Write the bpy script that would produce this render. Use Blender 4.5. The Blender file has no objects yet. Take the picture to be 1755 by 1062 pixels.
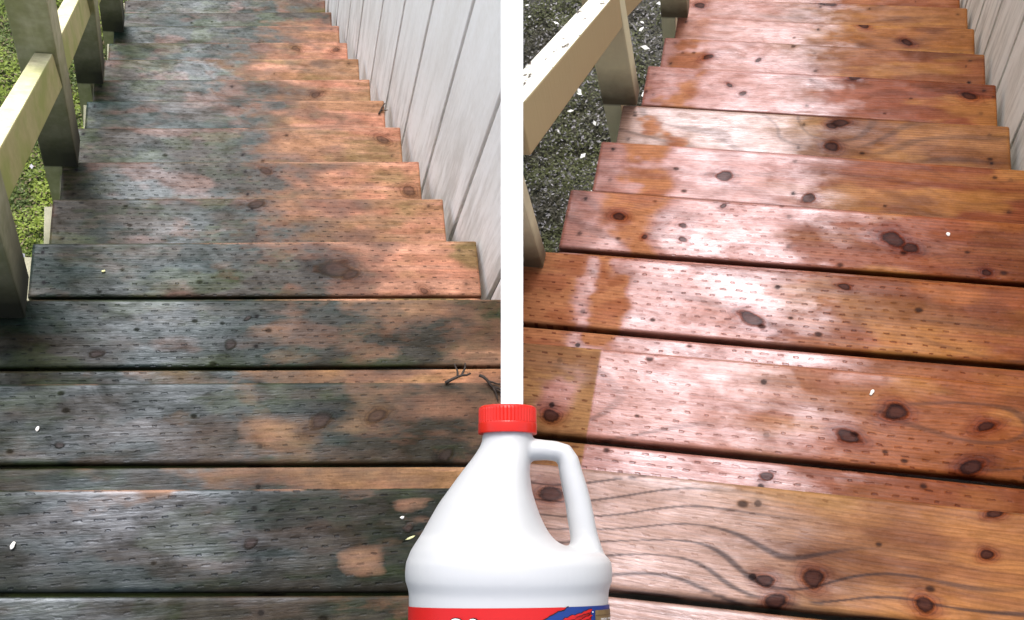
import bpy, bmesh, math, random
import numpy as np
from mathutils import Matrix, Vector
R = math.radians
sc = bpy.context.scene
# ------------------------------------------------------------------ camera
CAMZ = 4.4
FPX = 1700.0                      # focal length for a 1755 px wide picture
cd = bpy.data.cameras.new('Camera'); cam = bpy.data.objects.new('Camera', cd)
sc.collection.objects.link(cam); sc.camera = cam
cam.location = (0, 0, CAMZ); cam.rotation_euler = (R(28), 0, 0)
cd.sensor_width = 36; cd.lens = 36 * FPX / 1755; cd.clip_start = .05; cd.clip_end = 500
# ------------------------------------------------------------------ sky and sun
SUN_EL, SUN_AZ = 60.0, -3.0       # azimuth from +Y towards +X
w = bpy.data.worlds.new("World"); sc.world = w; w.use_nodes = True
wn = w.node_tree; bg = wn.nodes['Background']
sky = wn.nodes.new('ShaderNodeTexSky'); sky.sky_type = 'NISHITA'; sky.sun_disc = False
sky.sun_elevation = R(SUN_EL); sky.sun_rotation = R(SUN_AZ); sky.dust_density = 4; sky.air_density = .9; sky.ozone_density = .6
hs = wn.nodes.new('ShaderNodeHueSaturation'); hs.inputs['Saturation'].default_value = .55
wn.links.new(sky.outputs[0], hs.inputs['Color']); wn.links.new(hs.outputs[0], bg.inputs[0]); bg.inputs[1].default_value = .15
sd = bpy.data.lights.new('Sun', 'SUN'); sun = bpy.data.objects.new('Sun', sd); sc.collection.objects.link(sun)
sd.energy = .9; sd.angle = R(22); sd.color = (1, .985, .97)
dv = Vector((math.sin(R(SUN_AZ)) * math.cos(R(SUN_EL)), math.cos(R(SUN_AZ)) * math.cos(R(SUN_EL)), math.sin(R(SUN_EL))))
sun.rotation_euler = dv.to_track_quat('Z', 'Y').to_euler(); sun.location = dv * 30
sc.view_settings.view_transform = 'Standard'; sc.view_settings.look = 'None'
sc.view_settings.exposure = 1.1; sc.view_settings.gamma = 1
# ------------------------------------------------------------------ frames of the two flights
# local axes: x across the treads, y down the run, z up; tread k lies at z = -k * rise
FR = {
 'mossy': dict(
  R=[[0.96963508,-0.10547120,0.22064368],[0.12079665,0.99103250,-0.05712053],[-0.21264048,0.08203909,0.97368045]],
  t=[-0.30614, 0.447139, -1.379211], rise=.1941, run=.2343),
 'clean': dict(
  R=[[0.96711283,0.19420117,-0.16425187],[-0.19092578,0.98095676,0.03565358],[0.16804795,-0.00312112,0.98577388]],
  t=[0.28967, 0.357868, -1.108606], rise=.14602, run=.23954)}
for F in FR.values():
    F['R'] = np.array(F['R']); F['t'] = np.array(F['t']) + np.array([0, 0, CAMZ])
    m = Matrix(F['R'].tolist()).to_4x4(); m.translation = Vector(F['t'].tolist()); F['M'] = m
HALF = .0085                       # flights butt against the white divider at x = -/+ HALF
def plane_x(F, y, z, c):           # local x where world x == c
    return (c - F['t'][0] - F['R'][0, 1] * y - F['R'][0, 2] * z) / F['R'][0, 0]
# ------------------------------------------------------------------ helpers
def link(o): sc.collection.objects.link(o); return o
def thing(name, label, cat, F=None, at=(0, 0, 0), group=None, M=None):
    o = link(bpy.data.objects.new(name, None)); o.empty_display_size = .1
    if F is not None: o.matrix_world = F['M'] @ Matrix.Translation(at)
    if M is not None: o.matrix_world = M
    o['label'] = label; o['category'] = cat
    if group: o['group'] = group
    return o
def tag(o, label=None, cat=None, group=None, kind=None):
    for k, v in (('label', label), ('category', cat), ('group', group), ('kind', kind)):
        if v: o[k] = v
    return o
def mobj(name, me, mat, parent=None, smooth=True):
    o = link(bpy.data.objects.new(name, me)); me.materials.clear(); me.materials.append(mat)
    if parent is not None: o.parent = parent
    if smooth:
        for p in me.polygons: p.use_smooth = True
    return o
def mesh(name, V, Fc, attrs=None):
    me = bpy.data.meshes.new(name); me.from_pydata([tuple(map(float, v)) for v in V], [], [tuple(map(int, f)) for f in Fc]); me.update()
    for k, a in (attrs or {}).items():
        at = me.color_attributes.new(k, 'FLOAT_COLOR', 'POINT')
        b = np.ones((len(V), 4), dtype=np.float32); b[:, :3] = a; at.data.foreach_set('color', b.ravel())
    return me
def fix_normals(me):
    bm = bmesh.new(); bm.from_mesh(me); bmesh.ops.recalc_face_normals(bm, faces=bm.faces); bm.to_mesh(me); bm.free()
def bm_mesh(bm, name='m'):
    bmesh.ops.recalc_face_normals(bm, faces=bm.faces)
    me = bpy.data.meshes.new(name); bm.to_mesh(me); bm.free(); return me
def hexa(bm, c, bevel=0.0):        # c: 8 corners, bottom ring of 4 then top ring of 4
    vs = [bm.verts.new(p) for p in c]
    fs = [bm.faces.new([vs[i] for i in q]) for q in ((3,2,1,0),(4,5,6,7),(0,1,5,4),(1,2,6,5),(2,3,7,6),(3,0,4,7))]
    if bevel:
        es = {e for f in fs for e in f.edges}
        bmesh.ops.bevel(bm, geom=list(es), offset=bevel, segments=2, affect='EDGES', profile=.6)
def box(bm, x0, x1, y0, y1, z0, z1, bevel=0.0):
    hexa(bm, [(x0,y0,z0),(x1,y0,z0),(x1,y1,z0),(x0,y1,z0),(x0,y0,z1),(x1,y0,z1),(x1,y1,z1),(x0,y1,z1)], bevel)
def cut(bm, F, side, org=(0, 0, 0)):   # keep only what lies on the flight's own side of the divider
    n = F['R'].T @ np.array([1., 0, 0]); c = -HALF if side < 0 else HALF
    p = F['R'].T @ (np.array([c, 0, 0]) - F['t']) - np.array(org)
    g = bm.verts[:] + bm.edges[:] + bm.faces[:]
    r = bmesh.ops.bisect_plane(bm, geom=g, plane_co=p, plane_no=n, clear_outer=side < 0, clear_inner=side > 0)
    es = [e for e in r['geom_cut'] if isinstance(e, bmesh.types.BMEdge)]
    if es:
        try: bmesh.ops.holes_fill(bm, edges=es)
        except Exception: pass
# value noise
def vn(x, y, s):
    xi = np.floor(x).astype(np.int64); yi = np.floor(y).astype(np.int64); fx = x - xi; fy = y - yi
    fx = fx * fx * (3 - 2 * fx); fy = fy * fy * (3 - 2 * fy)
    def h(a, b):
        n = (a * 374761393 + b * 668265263 + s * 1274126177) & 0xffffffff
        n = ((n ^ (n >> 13)) * 1103515245) & 0xffffffff; n = ((n ^ (n >> 16)) * 2246822519) & 0xffffffff
        return ((n ^ (n >> 15)) & 0xffffff) / 0xffffff
    return (h(xi, yi) * (1 - fx) + h(xi + 1, yi) * fx) * (1 - fy) + (h(xi, yi + 1) * (1 - fx) + h(xi + 1, yi + 1) * fx) * fy
def fbm(x, y, s, o=4):
    r = 0; a = .5; t = 0
    for i in range(o): r = r + a * vn(x * 2 ** i + i * 7.3, y * 2 ** i - i * 3.1, s + i * 17); t += a; a *= .55
    return r / t
def ss(a, b, x):
    t = np.clip((x - a) / (b - a), 0, 1); return t * t * (3 - 2 * t)
def mix(a, b, m):
    m = np.asarray(m)[..., None]; return np.asarray(a) * (1 - m) + np.asarray(b) * m
# ------------------------------------------------------------------ materials
def nmat(name):
    m = bpy.data.materials.new(name); m.use_nodes = True; nt = m.node_tree; return m, nt, nt.nodes['Principled BSDF']
class N:                            # small node-building helper
    def __init__(s, nt): s.nt = nt
    def new(s, t, **k):
        n = s.nt.nodes.new(t)
        for a, v in k.items(): setattr(n, a, v)
        return n
    def put(s, sock, v):
        if hasattr(v, 'default_value') or hasattr(v, 'links'): s.nt.links.new(v, sock)
        else: sock.default_value = v
    def math(s, op, a, b=0.0, c=0.0, clamp=False):
        n = s.new('ShaderNodeMath', operation=op, use_clamp=clamp)
        s.put(n.inputs[0], a); s.put(n.inputs[1], b); s.put(n.inputs[2], c); return n.outputs[0]
    def noise(s, vec, scale, detail=4, rough=.55, dist=0.0):
        n = s.new('ShaderNodeTexNoise'); s.put(n.inputs['Vector'], vec); n.inputs['Scale'].default_value = scale
        n.inputs['Detail'].default_value = detail; n.inputs['Roughness'].default_value = rough; n.inputs['Distortion'].default_value = dist
        return n.outputs['Fac']
    def mapping(s, vec, scale, loc=(0, 0, 0)):
        n = s.new('ShaderNodeMapping'); s.put(n.inputs['Vector'], vec); n.inputs['Scale'].default_value = scale; n.inputs['Location'].default_value = loc
        return n.outputs[0]
    def remap(s, v, a, b, c, d):
        n = s.new('ShaderNodeMapRange'); s.put(n.inputs[0], v)
        for i, q in enumerate((a, b, c, d)): n.inputs[i + 1].default_value = q
        return n.outputs[0]
    def mixc(s, f, a, b, mode='MIX'):
        n = s.new('ShaderNodeMix', data_type='RGBA', blend_type=mode); s.put(n.inputs[0], f); s.put(n.inputs[6], a); s.put(n.inputs[7], b); return n.outputs[2]
    def bump(s, h, strength, dist):
        n = s.new('ShaderNodeBump'); s.put(n.inputs['Height'], h); n.inputs['Strength'].default_value = strength; n.inputs['Distance'].default_value = dist
        return n.outputs[0]
def board_material(name, row, pitch, inc_col, grain, bumpk, grime, brk, ring, knotc, soft):
    m, nt, b = nmat(name); g = N(nt)
    tc = g.new('ShaderNodeTexCoord').outputs['Object']
    col = g.new('ShaderNodeVertexColor', layer_name='Col').outputs[0]; col2 = g.new('ShaderNodeVertexColor', layer_name='Col2').outputs[0]
    def sep(n):
        q = g.new('ShaderNodeSeparateXYZ'); a_ = g.new('ShaderNodeAttribute', attribute_name=n); nt.links.new(a_.outputs['Vector'], q.inputs[0]); return q.outputs
    rough, spec, inc = sep('Aux'); F, KR, Q = sep('Grn')
    sp = g.new('ShaderNodeSeparateXYZ'); nt.links.new(tc, sp.inputs[0]); x, y, z = sp.outputs
    fib = g.noise(g.mapping(tc, (5, 170, 40)), 1.0, 6, .65, .35)
    fib2 = g.noise(g.mapping(tc, (20, 560, 120)), 1.0, 3, .65)
    spk = g.noise(tc, 260, 4, .75)
    mot = g.noise(g.mapping(tc, (26, 52, 40)), 1.0, 7, .7)
    big = g.noise(g.mapping(tc, (9, 22, 20)), 1.0, 8, .68, .6)
    # the stain, or the edge of the painted sheen, breaks up along the grain
    qq = g.math('ADD', Q, g.math('MULTIPLY', g.math('SUBTRACT', g.math('ADD', g.math('MULTIPLY', big, .55), g.math('ADD', g.math('MULTIPLY', mot, .3), g.math('MULTIPLY', fib, .15))), .5), brk))
    msk = g.remap(qq, -soft, soft, 0, 1)
    c = g.mixc(msk, col, col2)
    # year rings that flow round the knots
    rg = g.math('SINE', g.math('MULTIPLY', g.math('ADD', F, g.math('MULTIPLY', fib, .7)), 6.2832))
    rgm = g.math('MULTIPLY', g.remap(rg, -.2, 1, 0, 1), g.remap(big, .35, .6, .35, 1))
    f = g.math('ADD', g.math('MULTIPLY', fib, .45), g.math('ADD', g.math('MULTIPLY', fib2, .25), g.math('MULTIPLY', spk, .30)))
    k = g.remap(f, .34, .66, 1 - grain, 1 + grain)
    k = g.math('MULTIPLY', k, g.remap(mot, .3, .7, 1 - grime, 1 + grime)); k = g.math('MULTIPLY', k, g.remap(big, .3, .7, 1 - grime, 1 + grime))
    k = g.math('MULTIPLY', k, g.math('SUBTRACT', 1.0, g.math('MULTIPLY', rgm, ring)))
    ck = g.new('ShaderNodeCombineColor')
    for i in range(3): g.put(ck.inputs[i], k)
    c = g.mixc(1.0, c, ck.outputs[0], 'MULTIPLY')
    # knots: dark broken core, ringed amber halo
    kr = g.math('ADD', KR, g.math('MULTIPLY', g.math('SUBTRACT', mot, .5), 1.1)); kn = g.math('ADD', KR, g.math('MULTIPLY', g.math('SUBTRACT', spk, .5), .5))
    halo = g.remap(kr, 1.0, 2.7, knotc[2], 0); c = g.mixc(halo, c, g.mixc(1.0, c, knotc[1], 'MULTIPLY'))
    rr_ = g.remap(g.math('SINE', g.math('MULTIPLY', kr, 11.0)), .1, .9, 0, .5); c = g.mixc(g.math('MULTIPLY', rr_, g.remap(kr, 1.2, 2.6, 1, 0)), c, g.mixc(1.0, c, (.45, .36, .32, 1), 'MULTIPLY'))
    core = g.remap(g.math('ADD', kn, g.math('MULTIPLY', g.math('SUBTRACT', mot, .5), .5)), .78, 1.12, 1, 0)
    cc = g.mixc(g.remap(g.math('ADD', kn, g.math('MULTIPLY', spk, .6)), .7, 1.1, 0, 1), knotc[3], knotc[0])
    c = g.mixc(g.math('MULTIPLY', core, knotc[4]), c, cc)
    # incised dashes from the pressure treatment
    wob = g.math('MULTIPLY', g.math('SUBTRACT', g.noise(tc, 18, 2), .5), .007)
    ry = g.math('DIVIDE', g.math('ADD', y, wob), row); ri = g.math('FLOOR', ry); rf = g.math('ABSOLUTE', g.math('SUBTRACT', g.math('FRACT', ry), .5))
    wx = g.math('MULTIPLY', g.math('SUBTRACT', g.noise(g.mapping(tc, (30, 90, 1)), 1.0, 2), .5), .012)
    rx = g.math('ADD', g.math('DIVIDE', g.math('ADD', x, wx), pitch), g.math('MULTIPLY', ri, .382))
    xf = g.math('ABSOLUTE', g.math('SUBTRACT', g.math('FRACT', rx), .5))
    wid = g.new('ShaderNodeTexWhiteNoise', noise_dimensions='2D'); cv = g.new('ShaderNodeCombineXYZ'); g.put(cv.inputs[0], g.math('FLOOR', rx)); g.put(cv.inputs[1], ri); nt.links.new(cv.outputs[0], wid.inputs[0])
    xf = g.math('ADD', xf, g.math('MULTIPLY', g.math('SUBTRACT', wid.outputs[0], .5), .12)); rf = g.math('ADD', rf, g.math('MULTIPLY', g.math('SUBTRACT', spk, .5), .16))
    dash = g.math('MULTIPLY', g.remap(xf, .14, .21, 1, 0), g.remap(rf, .05, .14, 1, 0))
    fade = g.math('MULTIPLY', g.remap(g.noise(tc, 13, 5, .7), .36, .54, .25, 1), g.remap(wid.outputs[0], 0, .5, .35, 1))
    dash = g.math('MULTIPLY', g.math('MULTIPLY', dash, fade), inc, clamp=True)
    c = g.mixc(g.math('MULTIPLY', dash, .9), c, g.mixc(1.0, c, inc_col, 'MULTIPLY'))
    nt.links.new(c, b.inputs['Base Color'])
    nt.links.new(g.math('ADD', rough, g.remap(fib, .3, .7, -.07, .07), clamp=True), b.inputs['Roughness'])
    nt.links.new(g.math('MULTIPLY', spec, g.math('MULTIPLY', g.remap(mot, .3, .65, .55, 1.25), g.remap(big, .36, .52, .45, 1.1))), b.inputs['Specular IOR Level']); b.inputs['Specular Tint'].default_value = (.80, .87, 1, 1) if 'mossy' in name else (.97, .90, 1, 1)  # specular tinted to paint the blue and lilac of the reflected sky
    h = g.math('SUBTRACT', g.math('ADD', g.math('MULTIPLY', fib, .5), g.math('ADD', g.math('MULTIPLY', core, .5), g.math('MULTIPLY', g.noise(g.mapping(tc, (60, 300, 100)), 1.0, 3), .35))), g.math('MULTIPLY', dash, .9))
    nt.links.new(g.bump(h, bumpk, .002), b.inputs['Normal'])
    return m
M_MOSSY = board_material('mossy wet cedar', .0138, .0285, (.16, .16, .18, 1), .42, .5, .32, 3.0, .14, ((.030,.022,.020,1), (.62,.55,.50,1), .8, (.060,.042,.040,1), .5), .55)
M_CLEAN = board_material('washed wet cedar', .0138, .0240, (.36, .20, .18, 1), .24, .35, .17, .9, .24, ((.008,.004,.004,1), (.62,.36,.26,1), .95, (.034,.013,.010,1), .85), .50)
def paint_material(name, base, dirt, amt, moss=None, mossamt=0.0, rough=.55, chips=None, streak=(14, 14, 3), low=None, slope=None):
    m, nt, b = nmat(name); g = N(nt); tc = g.new('ShaderNodeTexCoord').outputs['Object']
    n1 = g.noise(g.mapping(tc, streak), 1.0, 6, .65); n2 = g.noise(tc, 60, 4, .6); n3 = g.noise(tc, 9, 4, .6)
    c = g.mixc(g.math('MULTIPLY', g.remap(g.math('ADD', g.math('MULTIPLY', n1, .7), g.math('MULTIPLY', n2, .3)), .4, .64, 0, 1), amt), base, dirt)
    if moss: c = g.mixc(g.math('MULTIPLY', g.remap(n3, .42, .6, 0, 1), mossamt), c, moss)
    if slope:                                            # splash dirt where the boards meet the treads
        z = g.new('ShaderNodeSeparateXYZ'); nt.links.new(tc, z.inputs[0])
        h = g.math('ADD', z.outputs[2], g.math('MULTIPLY', z.outputs[1], slope[0]))
        s1 = g.noise(g.mapping(tc, (1, 26, 3.2)), 1.0, 5, .7)
        k = g.math('MULTIPLY', g.remap(h, slope[1], slope[2], 1, 0), g.remap(s1, .44, .62, 0, 1)); c = g.mixc(g.math('MULTIPLY', k, .45), c, slope[3])
    if low:                                              # splash-back algae growing up from the foot
        z = g.new('ShaderNodeSeparateXYZ'); nt.links.new(tc, z.inputs[0])
        k = g.remap(g.math('ADD', z.outputs[2], g.math('MULTIPLY', g.math('SUBTRACT', n3, .5), -low[3])), low[1], low[2], 1, 0)
        k = g.math('MULTIPLY', k, g.remap(z.outputs[2], -.006, .004, 0, 1)); c = g.mixc(g.math('MULTIPLY', k, low[4]), c, low[0])
    if chips:
        ch = g.noise(g.mapping(tc, (55, 16, 16)), 1.0, 4, .7)
        nz = g.new('ShaderNodeNewGeometry'); s = g.new('ShaderNodeSeparateXYZ'); nt.links.new(nz.outputs['Normal'], s.inputs[0])
        k = g.math('MULTIPLY', g.remap(ch, .60, .63, 0, 1), g.remap(s.outputs[2], .5, .6, 0, 1))
        c = g.mixc(k, c, chips)
    nt.links.new(c, b.inputs['Base Color']); b.inputs['Roughness'].default_value = rough
    nt.links.new(g.bump(g.noise(g.mapping(tc, (120, 120, 20)), 1.0, 4), .25, .002), b.inputs['Normal'])
    return m
def plain(name, c, rough=.5, spec=.5, nscale=40, namt=.08):
    m, nt, b = nmat(name); g = N(nt); tc = g.new('ShaderNodeTexCoord').outputs['Object']
    n = g.noise(tc, nscale, 4); d = tuple(v * (1 - namt) for v in c[:3]) + (1,)
    nt.links.new(g.mixc(g.remap(n, .3, .7, 0, 1), c[:3] + (1,), d), b.inputs['Base Color'])
    b.inputs['Roughness'].default_value = rough; b.inputs['Specular IOR Level'].default_value = spec
    return m
# ------------------------------------------------------------------ tread boards
# nosing line of each tread: y at x=0, slope; then seam between its two boards; left and right ends
W_, G_ = .14, .006
NOS = {'mossy': [(-.0039,-.0478),(.2278,-.0216),(.4723,-.002),(.7031,.0166),(.9273,.0253),(1.1582,.0382),(1.402,.0474),(1.6397,.0579),
                 (1.8685,.0661),(2.1085,.0691),(2.3415,.075),(2.5888,.084),(2.8256,.0872),(3.0671,.0918),(3.30,.095)],
       'clean': [(.0012,.026),(.2346,.0164),(.4811,.0016),(.7148,-.020),(.9525,-.0213),(1.1848,-.0189),(1.4469,-.0348),(1.6915,-.0366),
                 (1.9286,-.0324),(2.1641,-.0300),(2.405,-.03),(2.645,-.03)]}
SEAM = {'mossy': {0: (-.1517,-.0731), 1: (.0829,-.0427), 2: (.3275,-.0167), 3: (.5656,-.002)},
        'clean': {0: (-.1393,.0495), 1: (.0922,.0223), 2: (.3391,.0115), 3: (.579,-.002)}}
ENDS = {'mossy': {3: (-.5195,.4384), 4: (-.5304,.4086), 5: (-.5534,.389), 6: (-.5658,.3739), 7: (-.5801,.3565), 8: (-.5995,.3373), 9: (-.6076,.3235),
                  10: (-.6254,.3031), 11: (-.64,.2911), 12: (-.6514,.277), 13: (-.6704,.2649), 14: (-.685,.25)},
        'clean': {2: (-.47,None), 3: (-.3998,.458), 4: (-.3878,.469), 5: (-.3832,.4813), 6: (-.3643,.4953), 7: (-.3543,.5088), 8: (-.3466,.5187), 9: (-.3393,.535),
                  10: (-.33,.546), 11: (-.32,.557)}}
KNOTS = {'mossy': [(3,.305,.581,9),(3,.11,.634,26),(3,.142,.622,16),(5,.352,1.073,14),(1,.138,.164,18),(1,.254,.091,18),(1,-.361,.132,9),(2,-.109,.378,14),
                   (10,.092,2.317,7),(8,.141,1.81,9),(6,.315,1.369,12),(2,-.347,.363,10),(5,-.077,1.177,8),(5,-.038,1.128,10),(4,-.061,.909,12),(2,-.077,.433,6),
                   (0,-.068,-.078,16),(0,.153,-.071,12),(10,.253,2.323,7),(1,.045,.159,22),(1,-.021,.245,14)],
         'clean': [(2,-.032,.385,22),(1,.108,.137,20),(1,.166,.181,20),(3,.2,.654,20),(3,.229,.638,14),(3,.353,.597,9),(1,.258,.115,20),(1,.276,.174,16),
                   (4,.057,.839,14),(4,-.117,.881,15),(3,-.296,.664,13),(5,.123,1.165,14),(5,.107,1.095,16),(0,.024,-.128,20),(0,.062,-.097,24),(0,.01,-.108,16),
                   (1,-.291,.118,18),(7,-.223,1.631,9),(5,.104,1.155,10),(9,.113,2.16,15),(8,.21,1.916,9),(8,.334,1.851,9),(6,.164,1.437,10),(6,.432,1.388,13),
                   (4,.411,.967,14),(9,-.299,2.142,9),(0,-.242,-.042,26),(0,.176,-.107,20),(0,.238,-.044,14),(0,.248,.004,12),(3,-.241,.622,7),(3,-.173,.654,8),
                   (3,-.17,.622,7),(3,-.103,.704,7),(6,-.145,1.399,7),(6,-.109,1.371,7),(7,-.082,1.625,7),(2,.107,.459,10),(1,.008,.068,10)]}
def shade_board(side, k, front, x, y, v, xl, xr, yb, yf):
    """bare-wood colour (clean side with painted sheen) mask between them, grain field, knot distance, roughness / gloss / incising of every point"""
    sd = k * 31 + (0 if front else 13) + (500 if side == 'clean' else 0)
    n1 = fbm(x * 5, y * 11, sd); n2 = fbm(x * 16, y * 34, sd + 3); n3 = fbm(x * 2.2, y * 5, 77, 3); st = fbm(x * 3.5, y * 75, sd + 5)
    rng = random.Random(sd * 7 + 1); tint = rng.uniform(-1, 1)
    if side == 'mossy':
        c = mix((.44,.190,.115), (.34,.170,.088), ss(.45,.62,n1)); c = mix(c, (.48,.235,.150), ss(.5,.7,st))
        c = c * (1 + .10 * tint); far = min(1, k / 7)
        if k < 3: c = c * np.array([.78, .84, .72])
        ol = ss(.50,.66, fbm(x * 4 + 9, y * 9, sd + 9)) * {2: .95, 3: .65, 12: .9, 13: .9}.get(k, .45)
        c = mix(c, (.115,.105,.030), ol)
        d = mix((.058,.045,.028), (.026,.034,.020), ss(.42,.58,n1)); d = mix(d, (.034,.040,.010), ss(.50,.64,n2) * .8)
        d = mix(d, (.095,.072,.050), ss(.56,.68,st * .5 + n2 * .5) * .8)
        d = mix(d, (.018,.046,.040), ss(.50,.64, fbm(x * 3.3 + 4, y * 8, sd + 11)) * ss(.15, -.2, x) * .6)
        d = mix(d, (.17,.085,.055), ss(.60,.72, fbm(x * 5 + 2, y * 13, sd + 21)) * (.75 if k > 1 else .35))
        d = mix(d, (.055,.075,.014), ss(.58,.70, fbm(x * 7 + 8, y * 15, sd + 23)) * .55)
        d = d * (.58 + .24 * far)
        if k == 0 and front: d = d * .82
        edge = {0: .52, 1: .17, 2: .26, 3: .05, 4: .02, 5: -.01, 6: -.01, 7: -.02, 8: -.06, 9: -.08, 10: -.08, 11: .06, 12: .14, 13: .16}.get(k, .1)
        if k == 0 and not front: edge = .30
        if k == 1 and not front: edge = -.02
        if k == 2 and not front: edge = .0
        q = -(x - edge) * (2.3 if k < 3 else 3.6) - (n1 - .5) * 2.2 - (n2 - .5) * 1.3 + .12
        if k == 0 and front:
            q = q - .95 * ss(.044,.022,np.abs(x - .085 + (n2 - .5) * .03)) * ss(.026,.014,np.abs(y + .115)) - 1.1 * ss(.58,.68, fbm(x * 6, y * 12, 91))
        if k == 1 and front: q = q + 1.2 * ss(.10,.03,np.abs(x-.02)) * ss(.15,.21,y) - .5 * ss(.07,.02,np.abs(x+.04)) * ss(.03,.01,np.abs(y-.145))
        m = ss(-.3,.3,q)
        c = mix(c, (.155,.092,.075), ss(-1.0,-.1,q) * .5)
        if front: c = mix(c, (.30,.16,.10), ss(.95,1.0,v) * .6); q = q - 1.0 * ss(.95,1.0,v) * ss(.45,.6,fbm(x * 9, y * 0 + k, sd + 31))
        gl = np.exp(-((x + .23 + .006 * k) / (.19 if k < 2 else .13)) ** 2)
        spec = .13 + .05 * m + ({0: .75, 1: .38, 2: .14}.get(k, .16) + .10 * tint) * gl * m * ss(.36,.58,n3 * .4 + n1 * .6)
        rough = {0: .42, 1: .42}.get(k, .38) - .06 * ss(.4,.7,n1) + .15 * (1 - m)
        inc = {0: 1.0, 1: .75, 2: .85, 3: .9, 4: .95, 5: .8, 6: .6}.get(k, .35) * np.ones_like(x) * (.35 if (not front and k < 2) else 1)
        inc = inc * (.75 + .25 * ss(.35,.55,n3))
        if k == 1: inc = inc * ss(.52,.40,np.abs(v-.5))
        F = y / .0075
    else:
        c = mix((.165,.052,.020), (.235,.098,.034), ss(.42,.60,n1)); c = mix(c, (.115,.032,.015), ss(.5,.66,st) * .8)
        T = {(0,1): (.24,.125,.060), (0,0): (.16,.062,.022), (1,1): (.20,.075,.028), (1,0): (.15,.050,.024), (2,1): (.19,.062,.027), (3,1): (.17,.050,.025), (4,1): (.16,.050,.028), (5,1): (.24,.14,.075),
             (6,1): (.17,.050,.030), (7,1): (.19,.085,.050), (8,1): (.26,.125,.042), (9,1): (.24,.13,.065)}.get((k, int(front)), (.19,.07,.035))
        c = mix(c, T, np.full_like(x, .5))
        pale = ss(.16,-.06, x + (n1 - .5) * .3)  # pink sky sheen put into the wood colour, fading to the right
        c = mix(c, (.40,.165,.130) if k not in (5, 0) else (.37,.235,.19), pale * .68)
        c = mix(c, (.34,.185,.065), ss(.54,.68,fbm(x * 4.5 + 3, y * 14, sd + 9)) * .45 * (1 - .9 * pale))
        c = mix(c, (.085,.028,.014), ss(.56,.70,fbm(x * 5 + 13, y * 12, sd + 19)) * .6 * (1 - pale))
        d = mix((.24,.080,.032), (.31,.125,.055), ss(.42,.6,n2))
        if k < 2: d = mix((.19,.085,.033), (.27,.135,.055), ss(.42,.6,n2))
        dull = np.zeros_like(x); br = fbm(x * 7 + 5, y * 12, sd + 15)  # brown patches without sheen; near treads' hard edge paints the sky reflection's end
        if k == 1: dull = ss(-.233,-.240, x)
        if k == 0 and not front: dull = ss(-.226,-.232, x)
        if k == 2: dull = np.maximum(ss(-.30,-.335,x + (n2-.5)*.06), ss(.040,.018,np.abs(x + .262 + (n2-.5)*.03))) * ss(.34,.50,br + .10)
        if k >= 3: dull = ss(.085,.03, np.abs(x + .300 - .02 * tint - (n1 - .5) * .10)) * ss(.34,.52,br + .08) * .9
        if k in (8, 9): dull = dull * .5
        if k == 1 and front: dull = dull * (1 - .8 * ss(.040,.008,np.abs(x + .292 + (n1 - .5) * .06)) * ss(.10,.13,y) * ss(.20,.15,y + (n2 - .5) * .1))
        q = (dull - .5) * 2.4
        rough = .27 + .08 * ss(.4,.65,n1) + .25 * dull
        band = ss(-.06,.13,x - .008 * k + (n1 - .5) * .22 + (n2 - .5) * .14)
        spec = 1.0 - .82 * dull - .86 * band - .25 * ss(.48,.64,n2)
        spec = np.clip(spec * (.48 + .24 * ss(.40,.56,fbm(x * 5 + 31, y * 9, sd + 81))), .07, 1); c = c * .90
        wr = ss(.02,.22,x)[..., None]; c = c * (1 + wr * (np.array([1.28, 1.08, .76]) - 1))
        inc = {0: .35, 1: .9, 2: 1.0, 3: .6}.get(k, .22) * np.ones_like(x) * (.35 + .65 * ss(.40,.58,n3 + .04))
        amp = {(0,1): 1.0, (1,1): .55, (2,1): .35, (3,1): .4, (5,1): .5}.get((k, int(front)), .22)
        L = (y - yb) * {(0,1): 44, (1,1): 15}.get((k, int(front)), 15) + (fbm(x * 2.4, y * 7, sd + 41, 3) - .5) * {(0,1): 3.6}.get((k, int(front)), 3.2)
        for (kk, kx, ky, kr) in KNOTS[side]:
            if kk == k:
                rr = kr * 1.6 / 1250 * (1.1 + .25 * k); L = L + .9 * np.exp(-((x - kx) / (rr * 3)) ** 2 - ((y - ky) / (rr * 1.6)) ** 2)
        fr = np.abs((L % 1) - .5); wd = .052 + .09 * ss(.4,.7,fbm(x * 6, y * 6, sd + 45, 2)); ln = ss(wd * 1.7, wd * .5, fr) * ss(.30,.46,fbm(x * 2.4 + 11, y * 6, sd + 43, 2))
        c = mix(c, (.040,.026,.024), ln * amp * .85); spec = spec * (1 - .5 * ln * amp)
        F = y / .0060
    depth = 1.1 + .26 * k; KR = np.full_like(x, 6.0)
    F = F + (fbm(x * 1.3, y * 5, sd + 61, 3) - .5) * 9
    for (kk, kx, ky, kr) in KNOTS[side]:
        if kk != k: continue
        rr = kr * depth / 1700.0 * (.62 if side == 'clean' else .8); an = 1.05 + .5 * abs(math.sin(kx * 31 + ky * 17)); sl = .35 * math.sin(kx * 53); dy = y - ky - sl * (x - kx); dx = (x - kx) / an
        r = np.sqrt(dx * dx + dy * dy) / rr; ang = np.arctan2(dy, dx)
        r = r * (1 + .5 * (fbm(x * 45 + kx * 9, y * 70, sd + 71, 2) - .5)) * (1 + .08 * np.sin(ang * 2 + kx * 40) + .05 * np.sin(ang * 3 + ky * 30))
        F = F + 3.2 * (rr / .012) * np.sign(dy) * 0 - (dy / .006) * .85 * np.exp(-(dx / (rr * 3.0)) ** 2 - (dy / (rr * 2.4)) ** 2)
        KR = np.minimum(KR, r); inc = inc * (1 - .85 * ss(1.5,.9,r)); spec = spec * (1 - .72 * ss(1.3,.9,r))
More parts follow.
